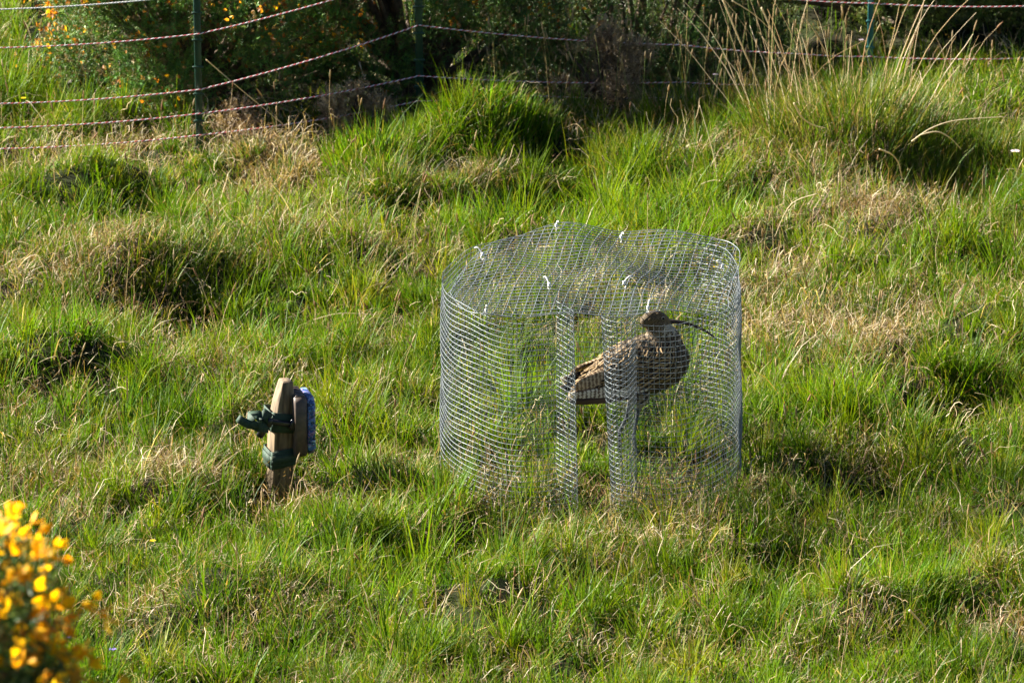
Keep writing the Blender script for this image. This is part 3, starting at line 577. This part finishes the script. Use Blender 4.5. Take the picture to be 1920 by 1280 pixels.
# thighs
for s in (-1, 1): cap_loft(raw, [(.0, s * .024, .225), (-.000, s * .025, .195), (-.006, s * .026, .18), (-.010, s * .026, .168)], [.022, .018, .009, .005], [.018, .014, .008, .005], 12)
me = raw.mesh('bird_raw'); tmp = bpy.data.objects.new('bird_raw', me); col.objects.link(tmp)
rm = tmp.modifiers.new('r', 'REMESH'); rm.mode = 'VOXEL'; rm.voxel_size = .0032
sm = tmp.modifiers.new('s', 'SMOOTH'); sm.factor = .5; sm.iterations = 8
dg = bpy.context.evaluated_depsgraph_get(); ev = tmp.evaluated_get(dg).to_mesh()
BV = np.zeros(len(ev.vertices) * 3, np.float32); ev.vertices.foreach_get('co', BV); BV = BV.reshape(-1, 3).astype(float)
BN = np.zeros(len(ev.vertices) * 3, np.float32); ev.vertices.foreach_get('normal', BN); BN = BN.reshape(-1, 3).astype(float)
BQ = [tuple(p.vertices) for p in ev.polygons]; tmp.evaluated_get(dg).to_mesh_clear(); bpy.data.objects.remove(tmp)
BR = np.random.default_rng(5)
# base plumage colour by region
def plum(P):
    x, y, z = P[:, 0], P[:, 1], P[:, 2]; c = np.tile(np.array([.20, .15, .095]), (len(P), 1))
    belly = (z < .212) & (x > -.06) & (x < .07); c[belly] = (.30, .26, .2)
    hd = (z > .353); c[hd] = (.13, .095, .055)
    crown = (z > .391) & (x > .02); c[crown] = (.10, .07, .042)
    chin = (z < .368) & (z > .345) & (x > .052); c[chin] = (.36, .31, .23)
    st = np.sin(x * 900 + 40 * np.sin(z * 160)) * np.sin(z * 330 + 3 * np.sin(y * 210)); c *= (1 - .28 * (st > .35))[:, None]
    return c * BR.uniform(.88, 1.12, (len(P), 1))
birdmb = MB(); birdmb.add(BV, [q for q in BQ if len(q) == 4], [q for q in BQ if len(q) == 3], plum(BV))
# bill: long, decurved
bl = [(.078, 0, .371), (.098, 0, .369), (.122, 0, .363), (.15, 0, .352), (.175, 0, .338), (.196, 0, .322), (.206, 0, .312)]
birdmb.tube(bl, [.0060, .0048, .0041, .0036, .0031, .0026, .0014], 8, np.array([(.09, .06, .05), (.05, .04, .04), (.04, .033, .035), (.035, .03, .032), (.03, .03, .032), (.03, .03, .03), (.03, .03, .03)])[0] * .6)
for s in (-1, 1):      # eyes with a pale ring
    c = np.array([.058, s * .0166, .387])
    for rr, cc, off in ((.0046, (.50, .44, .34), 0), (.0037, (.006, .005, .005), .0012)):
        u = np.linspace(0, np.pi, 7); w_ = np.arange(10) / 10 * 2 * np.pi
        V = [c + np.array([rr * math.sin(a) * math.cos(q), s * off + rr * .7 * math.cos(a), rr * math.sin(a) * math.sin(q)]) for a in u for q in w_]
        birdmb.add(V, [(i * 10 + j, i * 10 + (j + 1) % 10, (i + 1) * 10 + (j + 1) % 10, (i + 1) * 10 + j) for i in range(6) for j in range(10)], None, cc)
# legs: tibia, backward ankle, tarsus and toes
leg_c = (.085, .09, .095)
for s, fx in ((-1, .012), (1, -.03)):
    y = s * .026; foot = (fx, y, .012 + GB)
    birdmb.tube([(-.008, y, .18), (-.016, y, .14), (-.026 + fx * .3, y, .105), (-.020 + fx * .5, y, .075), (fx * .8 - .006, y, .04 + GB), foot], [.0052, .0038, .0042, .0030, .0028, .0034], 8, leg_c)
    for a in (-.5, 0, .5, 3.0): birdmb.tube([foot, (fx + .016 * math.cos(a), y + .016 * math.sin(a), .008 + GB), (fx + (.034 if a < 2 else .012) * math.cos(a), y + (.034 if a < 2 else .012) * math.sin(a), .002 + GB)], [.0032, .0024, .001], 6, leg_c)
# feathers: each a shallow cupped vane with a dark centre and buff edge, laid like shingles
def feather(mb, p, d, nrm, L, W, dark, edge, bars=0, curve=.12, notch=False, edgew=.68):
    d = d / np.linalg.norm(d); nrm = nrm - d * nrm.dot(d); nrm /= np.linalg.norm(nrm); s = np.cross(d, nrm); nt_, na = 7, 9 if bars or notch else 6
    if bars or notch: na = int(max(9, L / .0035))
    V, C = [], []
    for i in range(na):
        t = i / (na - 1); wd = W / 2 * (math.sin(math.pi * min(1, .12 + t * .88) ** .75) ** .55 if t < 1 else 0.02)
        for j in range(nt_):
            u = j / (nt_ - 1) * 2 - 1
            V.append(p + d * L * t + s * wd * u + nrm * (-abs(u) ** 2 * W * .14 - curve * L * t * t + .0006))
            e = abs(u) > edgew or t > .90; cc = edge if e else dark
            if bars and not (abs(u) < .15): cc = edge if (math.sin(t * L / .0095 * 2 * math.pi + abs(u) * 1.2) > .25) else dark
            if notch: cc = (edge if (abs(u) > .45 and math.sin(t * L / .010 * 2 * math.pi) > -.1 and u < 0) or (t > .94) else dark)
            if abs(u) < .10 and not notch: cc = np.array(dark) * .6
            C.append(cc)
    Q = [(i * nt_ + j, i * nt_ + j + 1, (i + 1) * nt_ + j + 1, (i + 1) * nt_ + j) for i in range(na - 1) for j in range(nt_ - 1)]
    mb.add(V, Q, None, np.array(C))
fe = MB()
DK, BF = np.array((.026, .015, .008)), np.array((.38, .26, .13))
# small contour feathers over breast, flanks, mantle and neck (tail end first so the front ones lie on top)
cand = np.where((BV[:, 2] > .195) & (BV[:, 2] < .412) & ((BV[:, 2] < .355) | (BV[:, 0] < .062)) & (BV[:, 0] > -.16))[0]; pickd = []
cell = {}
for k in BR.permutation(cand):
    p = BV[k]; key = tuple((p / .0085).astype(int))
    if key in cell: continue
    cell[key] = 1; pickd.append(k)
pickd.sort(key=lambda k: BV[k][0])
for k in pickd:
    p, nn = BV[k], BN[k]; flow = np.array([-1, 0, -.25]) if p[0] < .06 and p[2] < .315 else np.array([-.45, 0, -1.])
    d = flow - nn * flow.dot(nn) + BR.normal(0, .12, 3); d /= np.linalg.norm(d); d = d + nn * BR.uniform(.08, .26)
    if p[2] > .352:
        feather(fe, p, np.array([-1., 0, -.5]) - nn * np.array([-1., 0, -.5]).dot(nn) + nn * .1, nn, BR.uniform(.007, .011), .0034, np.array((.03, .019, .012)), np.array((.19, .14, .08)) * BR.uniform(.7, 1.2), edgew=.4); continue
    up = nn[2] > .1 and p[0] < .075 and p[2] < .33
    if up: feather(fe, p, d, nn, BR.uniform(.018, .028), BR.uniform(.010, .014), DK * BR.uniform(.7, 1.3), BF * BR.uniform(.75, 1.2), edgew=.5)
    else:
        base_c = np.array((.12, .083, .048)) if p[2] > .235 else np.array((.085, .062, .04))  # wing shade painted into the feather colour: breast dark, lower flank darker still
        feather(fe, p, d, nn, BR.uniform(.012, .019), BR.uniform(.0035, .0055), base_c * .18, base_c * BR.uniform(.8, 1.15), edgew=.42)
# wings: long feathers, near wing (-y) and far wing (+y)
for s in (-1, 1):
    lift = 0 if s < 0 else .022
    # primaries: dark blades along the lower edge reaching the tail
    for i in range(8):
        t = i / 7; p = np.array([-.025 - .01 * t, s * (.060 - .006 * t), .222 + .008 * t + lift]); q = np.array([-.188 - .012 * (t - .5), s * (.020 + .008 * t), .206 + .012 * t + lift])
        feather(fe, p, q - p, np.array([0, s * 1., .35 + .3 * t]), np.linalg.norm(q - p), .020, np.array((.05, .030, .022)), np.array((.10, .065, .045)), curve=.02)
    # secondaries with white notches
    for i in range(8):
        t = i / 7; p = np.array([-.005, s * (.064 - .008 * t), .238 + .026 * t + lift * .6]); q = np.array([-.178 - .012 * t, s * (.030 + .002 * t), .220 + .020 * t + lift])
        feather(fe, p, q - p, np.array([0, s * 1., .5 + .6 * t]), np.linalg.norm(q - p), .021, np.array((.11, .065, .04)), np.array((.72, .66, .56)), curve=.03, notch=True)
    # barred tertials folded over the back
    for i in range(10):
        t = i / 9; p = np.array([.01, s * (.058 - .034 * t), .280 + .038 * t]); q = np.array([-.160 - .02 * math.sin(3.1 * t) + (.02 if s > 0 else 0), s * (.036 - .008 * t + (.008 if s > 0 else 0)), .238 + .034 * t + lift * .6])
        feather(fe, p, q - p, np.array([0, s * (1. - .7 * t), .7 + .5 * t]), np.linalg.norm(q - p), .024, np.array((.15, .09, .05)), np.array((.58, .44, .27)), bars=1, curve=.03)
    # coverts in rows, rear rows first
    for row in range(9):
        f = row / 8; nn_ = 9
        for i in range(nn_):
            t = i / (nn_ - 1); x0 = -.075 + f * .13; zc_ = .258 + .30 * (x0 + .075) * .5; hh = .062 - .12 * abs(x0 - .0) * .25
            ang = R(-8 + 66 * t); p = np.array([x0 + BR.normal(0, .003), s * (.067 - .00 * f) * math.cos(ang) * (1 - .25 * max(0, -x0) / .08), zc_ - .012 + hh * math.sin(ang) * 1.0 + BR.normal(0, .002)])
            nn2 = np.array([0, s * math.cos(ang), math.sin(ang) + .1]); d = np.array([-1, -s * .12, -.42]) + BR.normal(0, .06, 3)
            feather(fe, p, d, nn2, BR.uniform(.026, .036), BR.uniform(.013, .017), DK * BR.uniform(.8, 1.8), BF * BR.uniform(.8, 1.25), edgew=.5, curve=.1)
m_fea = leafmat('feather', .10, .7, .2)
bird = birdmb.build('curlew', m_fea, None, True)
tag(bird, 'brown streaked wading bird with long curved dark bill standing inside the wire cage', 'bird')
bird.location = (bx, by, 0); bird.rotation_euler.z = bird_yaw
BZ = bird.location.z
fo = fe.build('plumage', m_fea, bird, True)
# ---------------------------------------------------------------- stake, trail camera, straps
sx_, sy_ = -.735, -.15; sz = float(gz(sx_, sy_))
m_wood = noisy(mat('stake_wood', rough=.8), 9, (.07, .047, .025), (.26, .185, .105), bump=.8, stretch=(14, 14, 1))
stake = MB(); hw, hd_ = .0255, .030
prof = [(-.18, 1, 1, 0), (.18, 1, 1, 0), (.185, 1, 1, 0), (.24, .82, .82, .003), (.287, .52, .62, .006), (.29, .47, .57, .006)]
V = []
for z, fx, fy, ox in prof:
    for (a, c) in ((-1, -.86), (-.86, -1), (.86, -1), (1, -.86), (1, .86), (.86, 1), (-.86, 1), (-1, .86)): V.append((a * hw * fx + ox, c * hd_ * fy, z))
k = 8; V += [(0, 0, -.18), (.006, 0, .2905)]
stake.add(V, [(i * k + j, i * k + (j + 1) % k, (i + 1) * k + (j + 1) % k, (i + 1) * k + j) for i in range(len(prof) - 1) for j in range(k)], [(6 * k, (j + 1) % k, j) for j in range(k)] + [(6 * k + 1, 5 * k + j, 5 * k + (j + 1) % k) for j in range(k)])
so_ = stake.build('wooden_stake', m_wood); so_.location = (sx_, sy_, 0); so_.rotation_euler = (R(1), R(2.5), R(18))
tag(so_, 'short weathered wooden stake with sloping cut top left of the wire cage', 'stake')
tc = tag(empty('trail_camera', (sx_ + .052, sy_ + .004, .128), R(14)), 'small box trail camera with blue camouflage front strapped to the wooden stake', 'trail camera')
m_case = noisy(mat('brown_case', rough=.5), 80, (.06, .042, .032), (.10, .07, .052))
m_camo = mat('camouflage', rough=.35); n = m_camo.node_tree; vo = n.nodes.new('ShaderNodeTexVoronoi'); vo.inputs['Scale'].default_value = 55; tcn = n.nodes.new('ShaderNodeTexCoord'); no = n.nodes.new('ShaderNodeTexNoise'); no.inputs['Scale'].default_value = 60
ad = n.nodes.new('ShaderNodeMixRGB'); ad.inputs[0].default_value = .12; n.links.new(tcn.outputs['Object'], no.inputs[0]); n.links.new(tcn.outputs['Object'], ad.inputs[1]); n.links.new(no.outputs['Color'], ad.inputs[2]); n.links.new(ad.outputs[0], vo.inputs['Vector'])
rp = n.nodes.new('ShaderNodeValToRGB'); rp.color_ramp.interpolation = 'CONSTANT'; sp = n.nodes.new('ShaderNodeSeparateColor'); n.links.new(vo.outputs['Color'], sp.inputs[0]); n.links.new(sp.outputs[0], rp.inputs[0])
for pos, c in ((0, (.02, .06, .20)), (.3, (.07, .17, .42)), (.5, (.02, .09, .14)), (.65, (.20, .13, .26)), (.8, (.01, .02, .05)), (.9, (.25, .38, .55))):
    e = rp.color_ramp.elements.new(pos) if pos else rp.color_ramp.elements[0]; e.color = (*c, 1)
n.links.new(rp.outputs[0], n.nodes['Principled BSDF'].inputs[0])
def rbox(size, loc, bev):     # box with its long edges along x rounded
    b = MB(); b.box((size[2], size[1], size[0]), (0, 0, 0), bev=bev, eb=.003); b.v = [np.stack([v[:, 2] + loc[0], v[:, 1] + loc[1], -v[:, 0] + loc[2]], 1) for v in b.v]; return b
b = rbox((.030, .10, .146), (-.008, 0, .058), .011)
for i in range(7): b.box((.022, .0035, .004), (-.008, -.036 + i * .012, .1325), bev=.0008)      # ribs on the lid
b.build('back_case', m_case, tc)
b = rbox((.018, .102, .140), (.017, 0, .060), .014)
for i in range(26):      # moulded bark relief
    b.box((.005, random.uniform(.008, .02), random.uniform(.006, .016)), (.026, random.uniform(-.038, .038), .060 + random.uniform(-.055, .055)), (random.uniform(-.6, .6), 0, 0), bev=.001)
for i in range(12): b.box((.012, .0035, random.uniform(.006, .014)), (.017 + random.uniform(-.003, .003), -.0515, .060 + random.uniform(-.05, .05)), (0, random.uniform(-.4, .4), 0), bev=.0008)
b.build('front_cover', m_camo, tc)
m_black = mat('black_plastic', (.012, .012, .016), .3)
b = MB(); t = np.linspace(0, 2 * np.pi, 17); b.tube(np.stack([np.full(17, .028), .012 * np.cos(t), .085 + .012 * np.sin(t)], 1), .003, 6); b.box((.004, .022, .022), (.027, 0, .085), bev=.003); b.build('lens', m_black, tc)
for yb in (-.038, .038):
    b = MB(); b.box((.014, .012, .02), (-.026, yb, .06), bev=.003); b.build('bracket', m_black, tc)
# webbing straps
m_web = noisy(mat('green_webbing', rough=.75), 220, (.012, .032, .019), (.027, .060, .036), bump=.5, stretch=(1, 1, 2))
def ribbon(mb, path, wd, th=.0016, tiltv=(0, 0, 1)):
    P = np.array(path, float); n = len(P); T = np.gradient(P, axis=0); T /= np.linalg.norm(T, axis=1)[:, None]; W = np.tile(np.array(tiltv, float), (n, 1)) if np.ndim(tiltv) == 1 else np.array(tiltv, float)
    W = W - T * (W * T).sum(1)[:, None]; W /= np.linalg.norm(W, axis=1)[:, None]; N = np.cross(T, W)
    V = np.stack([P - W * wd / 2 - N * th / 2, P + W * wd / 2 - N * th / 2, P + W * wd / 2 + N * th / 2, P - W * wd / 2 + N * th / 2], 1).reshape(-1, 3)
    mb.add(V, [(i * 4 + j, i * 4 + (j + 1) % 4, i * 4 + 4 + (j + 1) % 4, i * 4 + 4 + j) for i in range(n - 1) for j in range(4)] + [(3, 2, 1, 0), (n * 4 - 4, n * 4 - 3, n * 4 - 2, n * 4 - 1)])
def wrap(z, ex=.0, drop=0, reach=.022):
    a = R(18); pts = []
    for u, v in ((-1.06, -.9), (-.9, -1.08), (0, -1.1), (.9, -1.08), (1.12, -.9), (1.25 + reach / hw, -.55), (1.25 + reach / hw, .55), (1.12, .9), (.9, 1.08), (0, 1.1), (-.9, 1.08), (-1.06, .9), (-1.08, 0), (-1.06, -.9)):
        X_, Y_ = u * (hw + ex), v * (hd_ + ex); pts.append((X_ * math.cos(a) - Y_ * math.sin(a), X_ * math.sin(a) + Y_ * math.cos(a), z - drop * (u + 1)))
    return pts
st_ = tag(empty('webbing_strap', (sx_ + .004, sy_, .0), 0), 'green webbing strap with black buckle tied round the stake just below its top', 'strap', 'green straps round the wooden stake')
b = MB(); ribbon(b, wrap(.205, .002, .006, .012), .036); ribbon(b, wrap(.190, .004, .004, .010), .030); b.build('band', m_web, st_)
b = MB()     # slack loops and the loose tail on the left
f0 = np.array([-.030, -.045, .205])
ribbon(b, [f0 + (0, 0, 0), f0 + (-.018, -.008, .014), f0 + (-.034, -.010, .016), f0 + (-.036, -.012, -.004), f0 + (-.020, -.012, -.012), f0 + (.0, -.010, -.004)], .026, tiltv=(.1, .5, 1))
ribbon(b, [f0 + (.010, -.004, .004), f0 + (-.004, -.012, .020), f0 + (-.016, -.014, .010), f0 + (-.012, -.014, -.010), f0 + (.006, -.010, -.014)], .028, tiltv=(.2, .6, 1))
ribbon(b, [f0 + (.004, -.010, -.006), f0 + (-.020, -.016, -.010), f0 + (-.040, -.018, -.004), f0 + (-.062, -.014, .006), f0 + (-.066, -.010, .010)], .020, tiltv=(.05, .1, 1))
b.build('loose_end', m_web, st_)
b = MB(); b.box((.052, .010, .011), (.004, -.045, .198), (0, R(14), R(16)), bev=.002); b.box((.010, .012, .026), (.030, -.040, .194), (0, R(14), R(16)), bev=.002); b.box((.012, .012, .022), (-.022, -.052, .202), (0, R(14), R(16)), bev=.002); b.box((.018, .010, .028), (-.040, -.052, .178), (0, R(32), 0), bev=.003)
b.build('buckle', m_black, st_)
s2 = tag(empty('webbing_strap', (sx_ + .003, sy_, .0), 0), 'plain wide green webbing strap wrapped round the lower stake below the camera', 'strap', 'green straps round the wooden stake')
b = MB(); ribbon(b, wrap(.112, .002, -.003, .008), .026); ribbon(b, wrap(.094, .004, -.004, .002), .024); ribbon(b, wrap(.104, .0045, -.003, .004), .022); b.build('band', m_web, s2)
